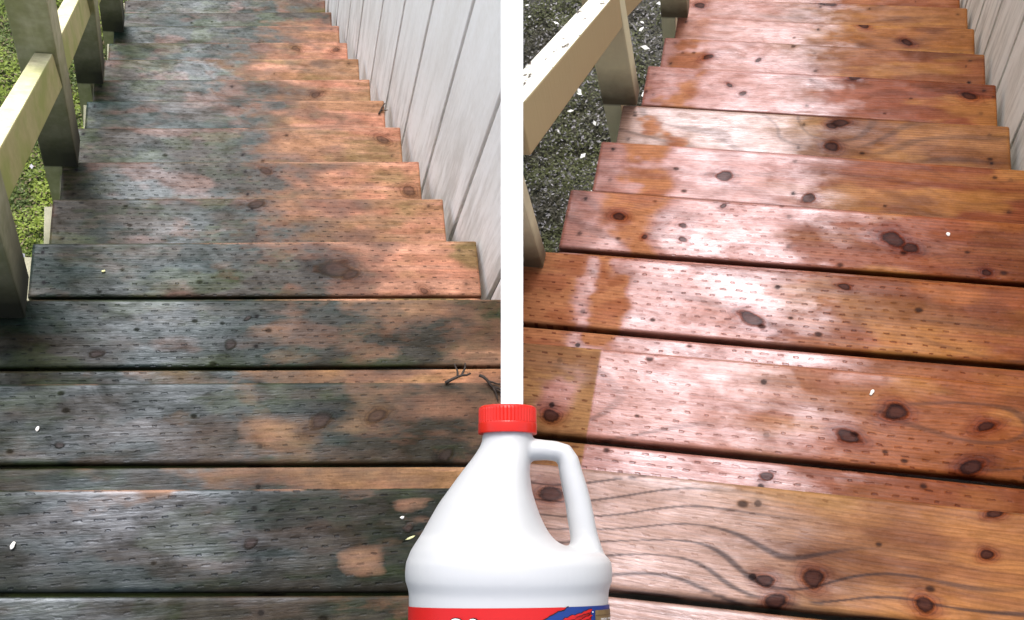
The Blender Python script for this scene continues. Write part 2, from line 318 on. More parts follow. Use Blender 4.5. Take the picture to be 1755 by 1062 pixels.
    xs = [xl + .028, (xl + xr) / 2 - .01, xr - .036] if xr - xl > .5 else [.5]
    if side == 'clean' and k in (0, 1, 2): xs = [.0, -.30]
    if side == 'mossy' and k in (0, 1, 2): xs = [-.062, -.46]
    def spot(cc, m_): return mix(cc, (.014,.012,.014), m_)
    for xx in xs:
        for vv in (.26, .80):
            yy = yb + (yf - yb) * (vv + rng.uniform(-.06, .06)); xx2 = xx + rng.uniform(-.008, .008)
            e_ = np.sqrt(((x - xx2)) ** 2 + ((y - yy)) ** 2) / .0042; m_ = np.clip(ss(1.25,.65,e_) + ss(3.2,1.2,e_) * .25, 0, 1) * rng.uniform(.35, .95); c = spot(c, m_); d = spot(d, m_); spec = spec * (1 - .95 * m_)
    for i in range(8 if k < 4 else 4):
        px = rng.uniform(xl, xr); py = rng.uniform(0, 1) * (yf.mean() - yb.mean()) + yb.mean()
        if side == 'mossy' and px > .1: continue
        e_ = np.sqrt(((x - px) / 1.4) ** 2 + (y - py) ** 2) / rng.uniform(.0022, .0045); c = spot(c, ss(1.4,.6,e_) * .8); d = spot(d, ss(1.4,.6,e_) * .6); spec = spec * (1 - .9 * ss(1.6,.8,e_))
    # boards darker along the back edge; clean ones along the front edge too
    g_ = np.maximum(ss(.05,.0,v), ss(.97,1.0,v) * (0 if side == 'mossy' else .5)) * .45
    c = c * (1 - g_[..., None]); d = d * (1 - g_[..., None])
    d = d * (np.array([.70,.72,.62]) if side == 'mossy' and k < 3 else 1.0)
    return (np.clip(c, .006, .8), np.clip(d, .005, .8), np.stack([F, KR, q], -1), np.stack([np.clip(rough, .2, .85), np.clip(spec, 0, 1), np.clip(inc, 0, 1)], -1))
TH = .038
def board(side, k, front, parent, cell, label=None, back=0):
    F = FR[side]; sgn = -1 if side == 'mossy' else 1; z = -k * F['rise']
    n0, ns = NOS[side][k]; s0, s_ = SEAM[side].get(k, (n0 - W_ - G_ / 2, ns)); s0 -= back * (W_ + G_); s_ *= max(0, 1 - .3 * back) if back else 1
    gy = G_ / 2 * (1.15 if side == 'clean' else .8)
    if front: lo = (s0 + gy, s_); hi = (n0, ns)
    else: lo = (s0 - gy - W_, s_); hi = (s0 - gy, s_)
    e = ENDS[side].get(k)
    def ends(y):
        if side == 'mossy':
            xl = np.full_like(y, e[0]) + .002 * np.sin(k * 5) if e else np.full_like(y, -.62)
            xr = np.full_like(y, e[1]) if e else plane_x(F, y, z, -HALF)
            xl = xl + (0 if front else .003); 
            if e: xr = np.minimum(xr + (0 if front else -.002), plane_x(F, y, z, -HALF))
        else:
            pl = plane_x(F, y, z, HALF)
            xl = np.maximum(np.full_like(y, e[0] if e else -.7), pl)
            xr = np.full_like(y, e[1] if (e and e[1]) else .455 - .01 * (k == 1))
        return xl, xr
    nu = max(12, int(1.0 / cell)); nv = max(6, int(W_ / cell))
    vv = np.r_[0, .006, .018, .04, np.linspace(.07, .93, nv), .96, .982, .994, 1.0]
    dz = np.r_[-.0050, -.0022, -.0007, 0, np.zeros(nv), 0, -.0007, -.0022, -.0050]
    u = np.linspace(0, 1, nu)
    # guess ends, then refine the y of every row from x
    rows = []
    for v_, d_ in list(zip(vv, dz)) + [(1.0, -TH), (0.0, -TH)]:
        ym = np.full(nu, 0.0); x = u * 1.0 - .5
        for _ in range(3):
            ylo = lo[0] + lo[1] * x; yhi = hi[0] + hi[1] * x; y = ylo + (yhi - ylo) * v_
            xl, xr = ends(y); x = xl + (xr - xl) * u
        warp = .0016 * np.sin(x * 5 + k * 2.1) * (1 if d_ > -TH + .001 else 0)
        ch = -.0025 * (ss(.004,0,x - xl) + ss(.004,0,xr - x)) if d_ > -TH + .001 else 0
        rows.append(np.stack([x, y, np.full(nu, z) + d_ + warp + ch], -1))
    G = np.array(rows); nr = len(rows); V = G.reshape(-1, 3)
    Fc = []
    for r in range(nr):
        r2 = (r + 1) % nr
        a = r * nu; b = r2 * nu
        Fc += [(a + i, a + i + 1, b + i + 1, b + i) for i in range(nu - 1)]
    Fc.append([r * nu for r in range(nr)]); Fc.append([r * nu + nu - 1 for r in range(nr)][::-1])
    xg = G[:, :, 0]; yg = G[:, :, 1]; yb = lo[0] + lo[1] * xg; yf = hi[0] + hi[1] * xg
    vg = np.clip((yg - yb) / (yf - yb), 0, 1)
    c, c2, gr, a = shade_board(side, k, front, xg, yg, vg, float(xg.min()), float(xg.max()), yb, yf)
    me = mesh('tread_board', V, Fc, {'Col': c.reshape(-1, 3), 'Col2': c2.reshape(-1, 3), 'Grn': gr.reshape(-1, 3), 'Aux': a.reshape(-1, 3)}); fix_normals(me)
    o = mobj('tread_board', me, M_MOSSY if side == 'mossy' else M_CLEAN, parent)
    for p in me.polygons:
        if len(p.vertices) > 4: p.use_smooth = False
    if label: o['label'] = label
    return o
M_STR = paint_material('stringer paint', (.42,.40,.26,1), (.20,.19,.12,1), .7, (.10,.12,.03,1), .5)
M_STR2 = paint_material('stringer paint washed', (.36,.37,.27,1), (.22,.22,.16,1), .5)
def stringer(side, x0, x1, parent, mat, skew):
    F = FR[side]; K = len(NOS[side]); rise, run = F['rise'], F['run']; bm = bmesh.new()
    pts = [(-1.10, -TH - .007)]
    for k in range(0, K):
        y1 = k * run - .020; y0 = y1 - run; z = -k * rise - TH - .006
        pts += [(y0, z), (y1, z)] if k else [(y1, z)]
    top = pts; bot = [(pts[-1][0], pts[-1][1] - .16), (-.25, -TH - .22), (-1.10, -TH - .22)]
    prof = top + bot
    A = [bm.verts.new((x0 + skew * y, y, z)) for y, z in prof]; B = [bm.verts.new((x1 + skew * y, y, z)) for y, z in prof]
    bm.faces.new(A); bm.faces.new(B[::-1]); n = len(prof)
    for i in range(n): bm.faces.new((A[i], B[i], B[(i + 1) % n], A[(i + 1) % n]))
    cut(bm, F, -1 if side == 'mossy' else 1)
    bmesh.ops.triangulate(bm, faces=[f for f in bm.faces if len(f.verts) > 4])
    return mobj('stringer', bm_mesh(bm), mat, parent, smooth=False)
stL = thing('wooden_staircase', 'dirty dark wooden staircase with green algae stains, left of the white divider', 'staircase', FR['mossy'])
stR = thing('wooden_staircase', 'clean reddish wet wooden staircase with dark knots, right of the white divider', 'staircase', FR['clean'])
for side, st in (('mossy', stL), ('clean', stR)):
    for k in range(len(NOS[side])):
        cell = .0020 if k <= 2 else (.0034 if k <= 5 else .005)
        if k == 0:
            for bk in range(1, 7): board(side, 0, False, st, .012, back=bk)      # boards of the landing the flight starts from
        board(side, k, False, st, cell if k <= 2 else .012)
        board(side, k, True, st, cell)
stringer('mossy', -.500, -.462, stL, M_STR, -.060); stringer('mossy', .36, .398, stL, M_STR, -.0688); stringer('mossy', -.07, -.032, stL, M_STR, -.064)
def support(side, x, y, zb, parent, mat):
    bm = bmesh.new(); box(bm, x, x + .088, y, y + .088, zb, -TH - .225, .004); cut(bm, FR[side], -1 if side == 'mossy' else 1)
    mobj('support_post', bm_mesh(bm), mat, parent, smooth=False)
support('mossy', -.44, -1.05, -3.1, stL, M_STR); support('mossy', .0, -1.05, -3.1, stL, M_STR)
support('clean', .02, -1.05, -2.1, stR, M_STR2); support('clean', .40, -1.05, -2.1, stR, M_STR2)
stringer('clean', -.385, -.347, stR, M_STR2, .028); stringer('clean', .375, .413, stR, M_STR2, .047); stringer('clean', -.0, .038, stR, M_STR2, .035)
# ------------------------------------------------------------------ railings
M_POST = [paint_material('mossy post paint', (.46,.44,.28,1), (.22,.21,.12,1), .85, (.19,.21,.06,1), .6, low=((.012,.012,.008,1), .06, .40, .12, .97))][0]
M_RAIL = paint_material('mossy rail paint', (.47,.42,.19,1), (.32,.29,.10,1), .8, (.27,.31,.06,1), .8)
M_RAILT = paint_material('lit weathered rail top', (.85,.80,.52,1), (.42,.36,.22,1), .8, (.50,.52,.18,1), .55, streak=(20, 6, 20))  # weathered top, also painted lighter as if lit from above
M_POST2 = paint_material('cream post paint', (.70,.68,.46,1), (.52,.50,.36,1), .4, low=((.06,.042,.022,1), .03, .13, .10, .92))
M_RAIL2 = paint_material('cream rail paint', (.44,.36,.19,1), (.39,.315,.165,1), .3, chips=(.055,.035,.02,1))
M_RAILT2 = paint_material('lit cream rail top', (.93,.92,.84,1), (.88,.86,.74,1), .4, chips=(.05,.03,.02,1), rough=.35)  # top face painted whiter than the sides to stand in for light
def post(side, foot, top, w, dpt, parent, mat, leg, label=None):
    """foot, top: near inner corner (x, y, z); the outer half runs on below the tread; origin at the foot"""
    F = FR[side]; bm = bmesh.new(); fx, fy, fz = foot; tx, ty, tz = top; o0 = (fx, fy, fz)
    box_c = [(0 - w, 0, 0), (0, 0, 0), (0, dpt, 0), (-w, dpt, 0), (tx - fx - w, ty - fy, tz - fz), (tx - fx, ty - fy, tz - fz), (tx - fx, ty - fy + dpt, tz - fz), (tx - fx - w, ty - fy + dpt, tz - fz)]
    hexa(bm, box_c, .004)
    m = w * .48; s = (tx - fx) / (tz - fz)
    hexa(bm, [(-w + .001 - leg * s, .001, -leg), (-m - leg * s, .001, -leg), (-m - leg * s, dpt - .001, -leg), (-w + .001 - leg * s, dpt - .001, -leg),
              (-w + .001, .001, .003), (-m, .001, .003), (-m, dpt - .001, .003), (-w + .001, dpt - .001, .003)], 0)
    cut(bm, F, -1 if side == 'mossy' else 1, o0)
    o = mobj('post', bm_mesh(bm), mat, parent, smooth=False); o.location = o0
    if label: o['label'] = label
    return o
def rail(side, A, B, w, h, parent, mat, mtop, label=None):
    """A, B: inner top corner at the near and far end"""
    F = FR[side]; bm = bmesh.new(); A = Vector(A); B = Vector(B); o0 = tuple(A); d = B - A
    hexa(bm, [(-w, 0, -h), (0, 0, -h), (d.x, d.y, d.z - h), (d.x - w, d.y, d.z - h), (-w, 0, 0), (0, 0, 0), (d.x, d.y, d.z), (d.x - w, d.y, d.z)], .0035)
    cut(bm, F, -1 if side == 'mossy' else 1, o0)
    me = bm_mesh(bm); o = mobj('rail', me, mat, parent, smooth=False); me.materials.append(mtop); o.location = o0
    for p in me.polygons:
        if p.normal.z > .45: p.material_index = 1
    return o
hrL = thing('handrail', 'mossy weathered wooden handrail with square posts beside the dirty staircase', 'handrail', FR['mossy'])
hrR = thing('handrail', 'cream painted handrail with peeling top edge beside the clean staircase', 'handrail', FR['clean'])
PL = [((-.473,.436,-.388), (-.425,.436,.16)), ((-.515,1.122,-.970), (-.468,1.122,-.22)), ((-.569,1.812,-1.553), (-.525,1.812,-.95)), ((-.603,2.502,-2.132), (-.57,2.502,-1.55))]
for f_, t_ in PL: post('mossy', f_, t_, .084, .086, hrL, M_POST, .34)
rail('mossy', (-.4705,.523,-.035), (-.494,1.121,-.497), .038, .122, hrL, M_RAIL, M_RAILT)
rail('mossy', (-.4985,1.209,-.560), (-.5565,1.811,-1.075), .038, .122, hrL, M_RAIL, M_RAILT)
rail('mossy', (-.553,1.899,-1.150), (-.600,2.501,-1.66), .038, .122, hrL, M_RAIL, M_RAILT)
PR = [((-.383,.445,-.292), (-.395,.445,.30)), ((-.349,1.189,-.730), (-.378,1.189,-.22)), ((-.315,1.931,-1.168), (-.322,1.931,-.70))]
for f_, t_ in PR: post('clean', f_, t_, .084, .030 if f_[1] < .5 else .050, hrR, M_POST2, .30)
rail('clean', (-.370,.476,.086), (-.366,1.188,-.362), .045, .108, hrR, M_RAIL2, M_RAILT2)
rail('clean', (-.372,1.241,-.395), (-.325,1.930,-.815), .045, .108, hrR, M_RAIL2, M_RAILT2)
# ------------------------------------------------------------------ siding walls
M_SIDE = paint_material('white siding paint', (.97,.96,.935,1), (.66,.62,.55,1), .35, rough=.6, streak=(10, 10, 2.2), slope=(.8284, .02, .55, (.30,.27,.22,1)))
M_SIDE2 = paint_material('cream siding paint', (.95,.93,.84,1), (.62,.59,.49,1), .35, rough=.6, streak=(10, 10, 2.2), slope=(.6096, .02, .5, (.28,.26,.20,1)))
M_GROOVE = plain('dark groove', (.05,.04,.03,1), .8)
def siding(side, x0, skew, ys, ztop, zbot, label, mat):
    F = FR[side]; t = thing('siding_wall', label, 'wall', F); sg = -1 if side == 'mossy' else 1
    th, g = .016, .0085
    for a, b in zip(ys[:-1], ys[1:]):
        bm = bmesh.new(); y0, y1 = a + g, b - g
        xa, xb = x0 + skew * y0, x0 + skew * y1
        zb = zbot(y0); zt = ztop(y0)
        hexa(bm, [(xa, y0, zb), (xa + th, y0, zb), (xb + th, y1, zb), (xb, y1, zb), (xa, y0, zt), (xa + th, y0, zt), (xb + th, y1, zt), (xb, y1, zt)], .003)
        cut(bm, F, sg)
        if len(bm.faces): mobj('panel', bm_mesh(bm), mat, t, smooth=False)
        else: bm.free()
    bm = bmesh.new(); y0, y1 = ys[0], ys[-1]; xa, xb = x0 + th - .006 + skew * y0, x0 + th - .006 + skew * y1; zb, zt = zbot(y1), ztop(y0)
    hexa(bm, [(xa, y0, zb), (xa + .04, y0, zb), (xb + .04, y1, zb), (xb, y1, zb), (xa, y0, zt), (xa + .04, y0, zt), (xb + .04, y1, zt), (xb, y1, zt)])
    cut(bm, F, sg); mobj('backing', bm_mesh(bm), M_GROOVE, t, smooth=False)
    return t
siding('mossy', .4925, -.0688, [-.02,.272,.561,.857,1.150,1.436,1.703,1.972,2.28,2.52,2.80,3.08,3.36,3.64], lambda y: .75, lambda y: -2.9,
       'white grooved vertical siding along the right of the dirty staircase', M_SIDE)
siding('clean', .4475, .047, [.05,.33,.61,.89,1.183,1.485,1.765,1.992,2.27,2.55,2.83,3.11], lambda y: 1.2, lambda y: -1.95,
       'cream grooved vertical siding along the right of the clean staircase', M_SIDE2)
# ------------------------------------------------------------------ white divider between the flights
M_WHITE = plain('divider white paint', (.90,.90,.90,1), .45, .4, 3, .015)
p = R(62); fw = Vector((0, math.cos(p), -math.sin(p))); up = Vector((0, math.sin(p), math.cos(p))); C0 = Vector((0, 0, CAMZ))
dep = .95; top = C0 + fw * dep + up * (.365 * dep); low = C0 + fw * dep - up * (.50 * dep)
HW = .0208 * dep / 2 * (38 / 35.4)
dv_ = thing('divider_wall', 'tall narrow white divider wall standing between the two staircases', 'wall', M=Matrix.Translation((0, low.y, 0)))
bm = bmesh.new(); prof = [(low.y, -.05), (low.y, low.z), (top.y, top.z), (1.4, 3.3), (2.4, 2.55), (3.9, 1.6), (3.9, -.05)]
A = [bm.verts.new((-HW, y - low.y, z)) for y, z in prof]; B = [bm.verts.new((HW, y - low.y, z)) for y, z in prof]
bm.faces.new(A); bm.faces.new(B[::-1]); n = len(prof)
for i in range(n): bm.faces.new((A[i], B[i], B[(i + 1) % n], A[(i + 1) % n]))
mobj('panel', bm_mesh(bm), M_WHITE, dv_, smooth=False)
# ------------------------------------------------------------------ the jug: frame lies back on the divider's foot
bX = Vector((1, 0, 0)); bY = Vector((0, .9624, .2715)).normalized(); bN = bX.cross(bY).normalized()
bo = Vector((-.0025, .2104, CAMZ - .7459))
BM = Matrix((bX, bY, bN)).transposed().to_4x4(); BM.translation = bo + bY * (-.2)
jug = thing('bleach_jug', 'white plastic gallon jug with ribbed red cap, side handle and red label', 'jug', M=BM)
OY = .2; LS = .0033
m, nt, b = nmat('white plastic'); g = N(nt); b.inputs['Roughness'].default_value = .38
nt.links.new(g.mixc(g.noise(g.new('ShaderNodeTexCoord').outputs['Object'], 12, 2), (.465,.47,.475,1), (.49,.495,.50,1)), b.inputs['Base Color'])
b.inputs['Subsurface Weight'].default_value = .15; b.inputs['Subsurface Radius'].default_value = (.01, .01, .01); b.inputs['Subsurface Scale'].default_value = .5
M_PLASTIC = m
Lp = [(-.0205,.0705),(-.0205,.0656),(-.0216,.0607),(-.0267,.0526),(-.0378,.0383),(-.0458,.0272),(-.0537,.0162),(-.0602,.0048),(-.0662,-.0061),(-.0740,-.0184),(-.0772,-.0270),(-.0780,-.0340),
      (-.0775,-.0405),(-.0757,-.0455),(-.0748,-.0485),(-.0745,-.0561),(-.0745,-.145),(-.0750,-.175),(-.0735,-.188),(-.0690,-.1955),(-.0600,-.1995)]
Rp = [(.0186,.0705),(.0181,.062),(.0167,.0485),(.0162,.0383),(.0179,.0254),(.0206,.0166),(.0235,.0083),(.0267,.0013),(.0298,-.0043),(.0338,-.0096),(.0385,-.0132),(.0440,-.0155),(.0520,-.0172),
      (.0621,-.0187),(.0700,-.0205),(.0744,-.0230),(.0772,-.0270),(.0780,-.0340),(.0775,-.0405),(.0757,-.0455),(.0748,-.0485),(.0745,-.0561),(.0745,-.145),(.0750,-.175),(.0735,-.188),(.0690,-.1955),(.0600,-.1995)]
Lp = np.array(Lp); Rp = np.array(Rp)
ysv = np.unique(np.r_[np.linspace(-.1995, .0705, 70), np.linspace(-.028, -.010, 24), np.linspace(-.052, -.036, 12)])[::-1]
nseg = 72; V = []; Fc = []
for y in ysv:
    xl = -np.interp(-y, -Lp[:, 1], Lp[:, 0]); xr = np.interp(-y, -Rp[:, 1], Rp[:, 0])
    for i in range(nseg):
        a = 2 * math.pi * i / nseg; ca, sa = math.cos(a), math.sin(a)
        e = 2.0 if y > -.01 else 2.15
        cx = math.copysign(abs(ca) ** (2 / e), ca); cz = math.copysign(abs(sa) ** (2 / e), sa)
        zz = xl * .97 * (1 if ca < 0 else 1)
        if ca > 0 and xr > xl: zz = xl * .97
        V.append(((xr if ca > 0 else xl) * cx, y + OY, zz * cz))
nr = len(ysv)
for r in range(nr - 1):
    for i in range(nseg): Fc.append((r * nseg + i, r * nseg + (i + 1) % nseg, (r + 1) * nseg + (i + 1) % nseg, (r + 1) * nseg + i))
Fc.append(list(range(nseg))); Fc.append([(nr - 1) * nseg + i for i in range(nseg)][::-1])
hd = [(.0100,.0565,.0075),(.0200,.0573,.0075),(.0290,.0570,.0068),(.0360,.0563,.0068),(.0425,.0545,.0070),(.0460,.0485,.0074),(.0478,.0400,.0078),(.0498,.0320,.0082),(.0515,.0250,.0085),(.0533,.0166,.0087),(.0549,.0065,.0090),
      (.0564,-.0022,.0090),(.0575,-.0090,.0093),(.0582,-.0150,.0105),(.0585,-.0220,.0125),(.0585,-.032,.014)]
base = len(V); P = [Vector((x, y + OY, 0)) for x, y, r_ in hd]; ns = 24
for i, (q, (x, y, r_)) in enumerate(zip(P, hd)):
    r_ *= 1.14
    tdir = (P[min(i + 1, len(P) - 1)] - P[max(i - 1, 0)]).normalized(); nrm = Vector((tdir.y, -tdir.x, 0))
    for j in range(ns):
        a = 2 * math.pi * j / ns; V.append(tuple(q + nrm * (r_ * math.cos(a)) + Vector((0, 0, 1)) * (r_ * 1.25 * math.sin(a))))
for i in range(len(P) - 1):
    for j in range(ns): Fc.append((base + i * ns + j, base + i * ns + (j + 1) % ns, base + (i + 1) * ns + (j + 1) % ns, base + (i + 1) * ns + j))
Fc.append([base + j for j in range(ns)][::-1]); Fc.append([base + (len(P) - 1) * ns + j for j in range(ns)])
me = mesh('body', V, Fc); fix_normals(me); body = mobj('body', me, M_PLASTIC, jug)
md = body.modifiers.new('fuse', 'REMESH'); md.mode = 'VOXEL'; md.voxel_size = .0016; md.use_smooth_shade = True
md2 = body.modifiers.new('relax', 'SMOOTH'); md2.factor = .5; md2.iterations = 4
# neck ring and cap
def lathe(prof, n=96, rib=None, xc=-.001):
    V = []; Fc = []
    for r_, y in prof:
        for i in range(n):
            a = 2 * math.pi * i / n; q = r_
            if rib and rib[0] < y < rib[1]: q = r_ * (1 - .028 * (1 if (i % 4) in (0,) else 0))
            V.append((xc + q * math.cos(a), y + OY, q * math.sin(a)))
    for r in range(len(prof) - 1):
        for i in range(n): Fc.append((r * n + i, r * n + (i + 1) % n, (r + 1) * n + (i + 1) % n, (r + 1) * n + i))
    Fc.append(list(range(n))); Fc.append([(len(prof) - 1) * n + i for i in range(n)][::-1])
    me = mesh('m', V, Fc); fix_normals(me); return me
M_RED = plain('red plastic', (.60,.016,.008,1), .3, .5, 80, .05)
neck = mobj('neck', lathe([(.0188,.066),(.0188,.0735),(.0175,.0745),(.0175,.080)], 72), M_PLASTIC, jug)
capo = mobj('cap', lathe([(.0190,.0695),(.0226,.0693),(.0229,.0700),(.0229,.0770),(.0229,.0772),(.0224,.0776),(.0226,.0781),(.0226,.0875),(.0222,.0895),(.0208,.0906),(.0195,.0908),(.001,.0908)], 192, (.0777,.0890)), M_RED, jug)
for q in capo.data.polygons: q.use_smooth = q.center.y - OY > .089 or q.center.y - OY < .0775
# label, wrapped on the body
def wrap(x, y, off):
    r_ = .0745; e = 2.15; x = max(-r_ * .9999, min(r_ * .9999, x)); cx = abs(x) / r_; sa = (1 - cx ** e) ** (1 / e); z = r_ * .97 * sa
    n = Vector((math.copysign(cx ** (e - 1), x), 0, sa ** (e - 1))).normalized(); return (x + n.x * off, y + OY + LS * sa, z + n.z * off)
def strip(name, xs, tops, bots, off, mat, parent, ny=6):
    V = []; Fc = []; n = len(xs)
    for j in range(ny + 1):
        for x, a, c in zip(xs, tops, bots): V.append(wrap(x, c + (a - c) * j / ny, off))
    for j in range(ny):
        for i in range(n - 1): Fc.append((j * n + i, j * n + i + 1, (j + 1) * n + i + 1, (j + 1) * n + i))
    o = mobj(name, mesh('s', V, Fc), mat, parent); return o
M_LRED = plain('label red', (.50,.008,.008,1), .42, .4, 200, .04); M_BLUE = plain('label blue', (.008,.035,.19,1), .42, .4, 200, .05)
M_BROWN = plain('label wood brown', (.21,.14,.065,1), .45, .4, 90, .35); M_INK = plain('black ink', (.012,.010,.012,1), .5, .3); M_TXT = plain('white ink', (.85,.85,.85,1), .45, .4, 90, .02)
M_PALE = plain('pale film', (.66,.655,.64,1), .45, .4)
xs = [.0744 * math.sin(R(a)) for a in np.linspace(-88, 88, 90)]
lab = strip('label', xs, [-.0590 + .0012 * (x + .0744) / .15 for x in xs], [-.150] * len(xs), .0004, M_LRED, jug, 3)
tex = random.Random(4)
def jag(x, s): return float(vn(np.array([x * s]), np.array([3.3]), 5)[0] - .5)
xb = np.linspace(.0165, .0738, 110)
strip('brush_stroke', xb, [-.0588 + .0012 * (x + .0744) / .15 if x > .0395 + .001 * jag(x, 900) else -.0692 + .0105 * ((x - .0165) / .023) + .0016 * jag(x, 500) for x in xb],
      [(-.0712 + .0105 * ((x - .0165) / .036)) + .0022 * jag(x, 420) - .001 if x < .058 else -.15 for x in xb], .0008, M_BLUE, lab)
strip('brush_edge', xb[:48], [(-.0692 + .0105 * ((x - .0165) / .023) + .0016 * jag(x, 500)) + .0005 for x in xb[:48]], [(-.0692 + .0105 * ((x - .0165) / .023) + .0016 * jag(x, 500)) - .0002 for x in xb[:48]], .0010, M_INK, lab, 1)
for q, (xa, xe, ya, yd, wd) in enumerate([(.036,.0575,-.0672,.0068,.0017), (.045,.0580,-.0690,.0052,.0012), (.0265,.047,-.0705,.0062,.0014), (.050,.0580,-.0625,.0028,.0006)]):
    xq = np.linspace(xa, xe, 40)
    cen = [ya + yd * (x - xa) / (xe - xa) + .0011 * jag(x + q, 600) for x in xq]; ww = [wd * (.35 + 1.3 * abs(jag(x + q * 3, 300))) * min(1, (x - xa) / .003 + .1, (xe - x) / .002 + .15) for x in xq]
    strip('brush_edge', xq, [c + v + .0004 for c, v in zip(cen, ww)], [c - v - .0004 for c, v in zip(cen, ww)], .0011, M_INK, lab, 1)
    strip('brush_stroke', xq, [c + v for c, v in zip(cen, ww)], [c - v for c, v in zip(cen, ww)], .0014, M_LRED, lab, 1)
xw = np.linspace(.0603, .07445, 22)
strip('wood_panel', xw, [-.0606] * 22, [-.10] * 22, .0012, M_BROWN, lab)
strip('wood_panel_seam', xw, [-.0640] * 22, [-.0643] * 22, .0015, plain('dark brown ink', (.07,.04,.02,1)), lab, 1)
def text(s, x, y, size, bold, mat, off, parent, sx=1.0, name='lettering'):
    cu = bpy.data.curves.new('t', 'FONT'); cu.body = s; cu.size = size; cu.offset = bold; cu.resolution_u = 6; cu.align_x = 'LEFT'
    o = link(bpy.data.objects.new('t', cu)); bpy.context.view_layer.update()
    me = bpy.data.meshes.new_from_object(o.evaluated_get(bpy.context.evaluated_depsgraph_get())); bpy.data.objects.remove(o)
    bm = bmesh.new(); bm.from_mesh(me); xs_ = [v.co.x for v in bm.verts]; hi_ = max(v.co.y for v in bm.verts); lo_ = min(xs_)
    xx = lo_
    while xx < max(xs_):
        bmesh.ops.bisect_plane(bm, geom=bm.verts[:] + bm.edges[:] + bm.faces[:], plane_co=(xx, 0, 0), plane_no=(1, 0, 0)); xx += .0015
    for v in bm.verts: v.co = wrap(x + (v.co.x - lo_) * sx, y + v.co.y - hi_, off)
    me2 = bpy.data.meshes.new(name); bm.to_mesh(me2); bm.free()
    return mobj(name, me2, mat, parent, smooth=False)
text('30', -.0396, -.0648, .0235, .0014, M_INK, .0012, lab, .93); text('30', -.0388, -.0654, .0225, .0006, M_TXT, .0016, lab, .93)
text('DECKS, FENCES', .0645, -.0662, .0019, .00002, M_TXT, .0016, lab, .85)
text('o', .0576, -.0612, .0016, .00012, M_TXT, .0016, lab)
# parts of the divider that carry the jug
mm = BM.copy(); bm = bmesh.new(); box(bm, -.022, .022, .015, .15, -.20, -.0735, .002); me = bm_mesh(bm); me.transform(Matrix.Translation((0, -low.y, 0)) @ mm); mobj('cradle', me, M_WHITE, dv_, smooth=False)
bm = bmesh.new(); box(bm, -.085, .085, -.0215, -.0006, -.24, .085, .002); me = bm_mesh(bm); me.transform(Matrix.Translation((0, -low.y, 0)) @ mm); mobj('shelf', me, M_WHITE, dv_, smooth=False)
# ------------------------------------------------------------------ ground
def ground_mat(name, cols, sc_, rough):
    m, nt, b = nmat(name); g = N(nt); tc = g.new('ShaderNodeTexCoord').outputs['Object']
    a = g.noise(tc, sc_, 6, .7); c_ = g.noise(tc, sc_ * 4, 5, .7); d = g.noise(tc, sc_ * .35, 3)
    c = g.mixc(g.remap(a, .38, .62, 0, 1), cols[0], cols[1]); c = g.mixc(g.remap(c_, .45, .6, 0, 1), c, cols[2]); c = g.mixc(g.remap(d, .5, .65, 0, .8), c, cols[3])
    nt.links.new(c, b.inputs['Base Color']); b.inputs['Roughness'].default_value = rough
    nt.links.new(g.bump(g.math('ADD', a, c_), .6, .03), b.inputs['Normal']); return m
M_G0 = ground_mat('soil', ((.05,.06,.025,1), (.08,.09,.03,1), (.045,.04,.025,1), (.10,.09,.05,1)), 6, .9)
M_GL = ground_mat('moss ground', ((.045,.07,.012,1), (.085,.14,.018,1), (.035,.045,.012,1), (.06,.05,.025,1)), 9, .85)
M_GR = ground_mat('leaf litter ground', ((.05,.048,.030,1), (.07,.064,.045,1), (.04,.042,.028,1), (.15,.145,.14,1)), 11, .8)
bm = bmesh.new(); box(bm, -60, 60, -60, 60, -.6, -.05); tag(mobj('ground', bm_mesh(bm), M_G0, smooth=False), 'dark mossy soil around and below both staircases', 'ground', kind='structure')
def bank(side, z0, mat, x0, x1, y0, y1, label):
    F = FR[side]; sg = -1 if side == 'mossy' else 1; n = 150
    X, Y = np.meshgrid(np.linspace(x0, x1, n), np.linspace(y0, y1, n), indexing='ij')
    Z = z0 + (fbm(X * 3, Y * 3, 9) - .5) * .10 + (fbm(X * 14, Y * 14, 12) - .5) * .05
    ed = np.minimum(np.minimum(X - x0, x1 - X), np.minimum(Y - y0, y1 - Y)); Z = Z - np.where(ed < .3, (1 - ed / .3) * 3.2, 0)
    if side == 'mossy': edx = np.minimum(X - x0, np.minimum(Y - y0, y1 - Y)); 
    V = np.stack([X, Y, Z], -1).reshape(-1, 3); Fc = [(i * n + j, (i + 1) * n + j, (i + 1) * n + j + 1, i * n + j + 1) for i in range(n - 1) for j in range(n - 1)]
    me = mesh('bank', V, Fc); bm = bmesh.new(); bm.from_mesh(me); n_ = F['R'].T @ np.array([1., 0, 0]); pp = F['R'].T @ (np.array([sg * HALF, 0, 0]) - F['t'])
    bmesh.ops.bisect_plane(bm, geom=bm.verts[:] + bm.edges[:] + bm.faces[:], plane_co=pp, plane_no=n_, clear_outer=sg < 0, clear_inner=sg > 0)
    bm.to_mesh(me); bm.free(); o = mobj('bank', me, mat); o.matrix_world = F['M']; tag(o, label, 'ground', kind='structure'); return o
bank('mossy', -2.9, M_GL, -4.5, 1.5, -1.5, 6, 'bright green mossy bank left of the dirty staircase')
bank('clean', -1.9, M_GR, -2.2, 4.5, -1.2, 6, 'brownish bank of leaf litter and moss beside the clean staircase')
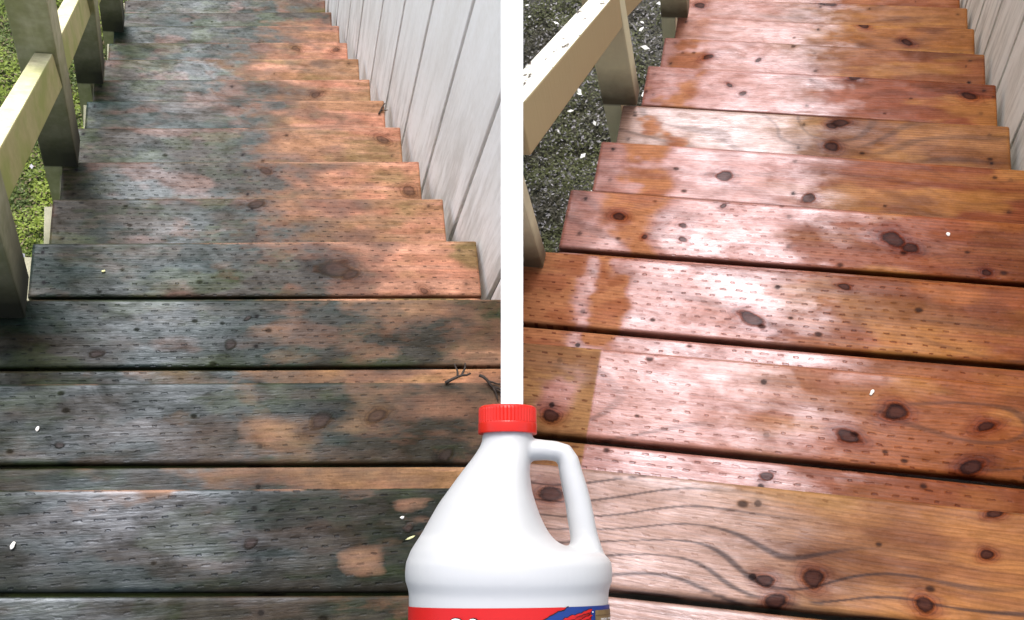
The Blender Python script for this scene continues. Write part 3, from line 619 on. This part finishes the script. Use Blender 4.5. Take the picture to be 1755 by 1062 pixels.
def scatter(side, z0, n, xr, yr, size, cols, name, label, cat, seed, flat=.5, asp=.35, mat=None):
    F = FR[side]; sg = -1 if side == 'mossy' else 1; r = np.random.RandomState(seed)
    x = r.uniform(*xr, n); y = r.uniform(*yr, n); wx = F['t'][0] + F['R'][0, 0] * x + F['R'][0, 1] * y + F['R'][0, 2] * z0
    ok = (wx < -.03) if sg < 0 else (wx > .03); x, y = x[ok], y[ok]; n = len(x)
    cl = fbm(x * 6, y * 6, seed + 3)
    z = z0 + (fbm(x * 3, y * 3, 9) - .5) * .10 + (fbm(x * 14, y * 14, 12) - .5) * .05 + r.uniform(0, .03, n) * (cl * 1.5)
    s = size * r.uniform(.5, 1.4, n); a = r.uniform(0, 2 * np.pi, n); til = r.uniform(-1, 1, (n, 2)) * (1 - flat)
    ux = np.stack([np.cos(a), np.sin(a), til[:, 0] + .2], -1); vx = np.stack([-np.sin(a), np.cos(a), til[:, 1]], -1) * asp; c = np.stack([x, y, z], -1)
    V = np.stack([c - ux * s[:, None], c + vx * s[:, None], c + ux * s[:, None], c - vx * s[:, None]], 1).reshape(-1, 3)
    Fc = np.arange(n * 4).reshape(-1, 4)
    q = np.clip((cl - .35) / .3 + r.uniform(-.35, .35, n), 0, 1)[:, None]; cc = np.array(cols[0]) * (1 - q) + np.array(cols[1]) * q
    if len(cols) > 2: w_ = (r.uniform(size=n) < .16)[:, None]; cc = np.where(w_, np.array(cols[2]), cc)
    cc = np.repeat(cc, 4, axis=0); me = mesh(name, V, Fc, {'Col': cc}); o = mobj(name, me, mat or M_LEAF, smooth=False); o.matrix_world = F['M']
    tag(o, label, cat, kind='stuff'); return o
m, nt, b = nmat('leaf'); g = N(nt); nt.links.new(g.new('ShaderNodeVertexColor', layer_name='Col').outputs[0], b.inputs['Base Color']); b.inputs['Roughness'].default_value = .6; M_LEAF = m
scatter('mossy', -2.9, 130000, (-2.0, -.3), (1.2, 4.2), .009, ((.07,.105,.014), (.22,.29,.032), (.16,.13,.06)), 'moss', 'bright green moss and small weeds below the dirty staircase', 'moss', 1, .3, .45)
scatter('clean', -1.9, 110000, (-1.6, -.1), (.8, 4.0), .007, ((.055,.050,.033), (.080,.090,.028), (.26,.25,.26)), 'leaf_litter', 'olive moss and dead leaves on the ground below the clean staircase', 'leaf litter', 2, .35, .45)
scatter('clean', -1.87, 240, (-1.5, -.2), (.9, 3.6), .014, ((.75,.75,.72), (.8,.8,.8)), 'petals', 'small white petals scattered over the ground by the clean staircase', 'petals', 3, .6, .5)
scatter('mossy', -2.87, 90, (-1.9, -.4), (1.3, 4.0), .016, ((.40,.38,.42), (.5,.5,.55)), 'pebbles', 'pale stone chips scattered in the moss below the dirty staircase', 'pebbles', 5, .6, .7)
# ------------------------------------------------------------------ debris lying on the treads
M_TWIG = plain('dead twig', (.035,.022,.015,1), .7); M_FLAKE = plain('white flake', (.75,.72,.66,1), .6); M_YEL = plain('yellow petal', (.75,.72,.35,1), .6)
def tube(bm, pts, r0, r1, ns=6):
    P = [Vector(p) for p in pts]; rings = []
    for i, q in enumerate(P):
        d = (P[min(i + 1, len(P) - 1)] - P[max(i - 1, 0)]).normalized(); u_ = d.cross(Vector((0, 0, 1))).normalized(); v_ = d.cross(u_); r_ = r0 + (r1 - r0) * i / (len(P) - 1)
        rings.append([bm.verts.new(q + u_ * r_ * math.cos(2 * math.pi * j / ns) + v_ * r_ * math.sin(2 * math.pi * j / ns)) for j in range(ns)])
    for a, c in zip(rings[:-1], rings[1:]):
        for j in range(ns): bm.faces.new((a[j], a[(j + 1) % ns], c[(j + 1) % ns], c[j]))
    bm.faces.new(rings[0]); bm.faces.new(rings[-1][::-1])
def twig(side, k, x, y, ln, ang, label, forks=2, seed=0):
    F = FR[side]; r = random.Random(seed); bm = bmesh.new(); z = .0028
    def br(p, a, l, w_, dep_):
        pts = [p]
        for i in range(6):
            a += r.uniform(-.25, .25); q = pts[-1]; pts.append((q[0] + math.cos(a) * l / 6, q[1] + math.sin(a) * l / 6, z + w_ * .2 + r.uniform(0, .003)))
        tube(bm, pts, w_, w_ * .55)
        if dep_:
            for f_ in range(forks): br(pts[r.randint(2, 4)], a + r.choice((-1, 1)) * r.uniform(.5, 1.1), l * .5, w_ * .7, dep_ - 1)
    br((0, 0, z), ang, ln, .0032, 1)
    o = mobj('twig', bm_mesh(bm), M_TWIG); o.matrix_world = F['M'] @ Matrix.Translation((x, y, -k * F['rise'])); tag(o, label, 'twig')
def flake(side, k, x, y, sx, sy, ang, mat, label, name='flake', group=None, cat='flake'):
    F = FR[side]; bm = bmesh.new(); bmesh.ops.create_icosphere(bm, subdivisions=2, radius=1)
    for v in bm.verts:
        v.co = Vector((v.co.x * sx * .75 * (1 + .2 * math.sin(v.co.y * 5 + x * 90)), v.co.y * sy * .75, v.co.z * .0012 + .0012 + .0015 * v.co.x ** 2))
    bmesh.ops.rotate(bm, verts=bm.verts, matrix=Matrix.Rotation(ang, 3, 'Z'))
    o = mobj(name, bm_mesh(bm), mat); o.matrix_world = F['M'] @ Matrix.Translation((x, y, -k * F['rise'])); tag(o, label, cat, group)

twig('mossy', 1, .262, .219, .05, .6, 'small forked dead twig lying by the gap in front of the divider', 2, 3)
twig('mossy', 1, .325, .232, .05, -.5, 'curled brown twig touching the divider on the dirty staircase', 3, 8)
twig('mossy', 7, .335, 1.600, .05, 1.0, 'thin dry stem on a far dirty tread end by the siding', 1, 11)
flake('mossy', 3, -.375, .628, .0055, .0035, .3, M_YEL, 'tiny yellow petal on the third dark tread', 'petal', cat='petal')
flake('mossy', 1, -.395, .160, .0035, .0065, -.2, M_FLAKE, 'small pale flake lying above the knot on the dark tread near the left edge')
flake('mossy', 0, -.372, -.062, .0035, .0075, -.35, M_FLAKE, 'larger pale flake on the nearest dark tread at far left')
flake('mossy', 0, .145, -.055, .0040, .0030, .2, M_FLAKE, 'pale grey crumb beside the jug on the green stained tread')
flake('mossy', 0, .155, -.085, .0095, .0022, .35, M_YEL, 'thin pale sliver beside the jug on the green stained tread', 'sliver', cat='sliver')
flake('clean', 1, .135, .205, .0028, .0070, -.45, M_FLAKE, 'white splinter above the dark knots on the clean tread', 'splinter', cat='splinter')
flake('clean', 3, .292, .672, .0045, .0060, .3, M_FLAKE, 'white flake right of the swirling knot on the clean tread')
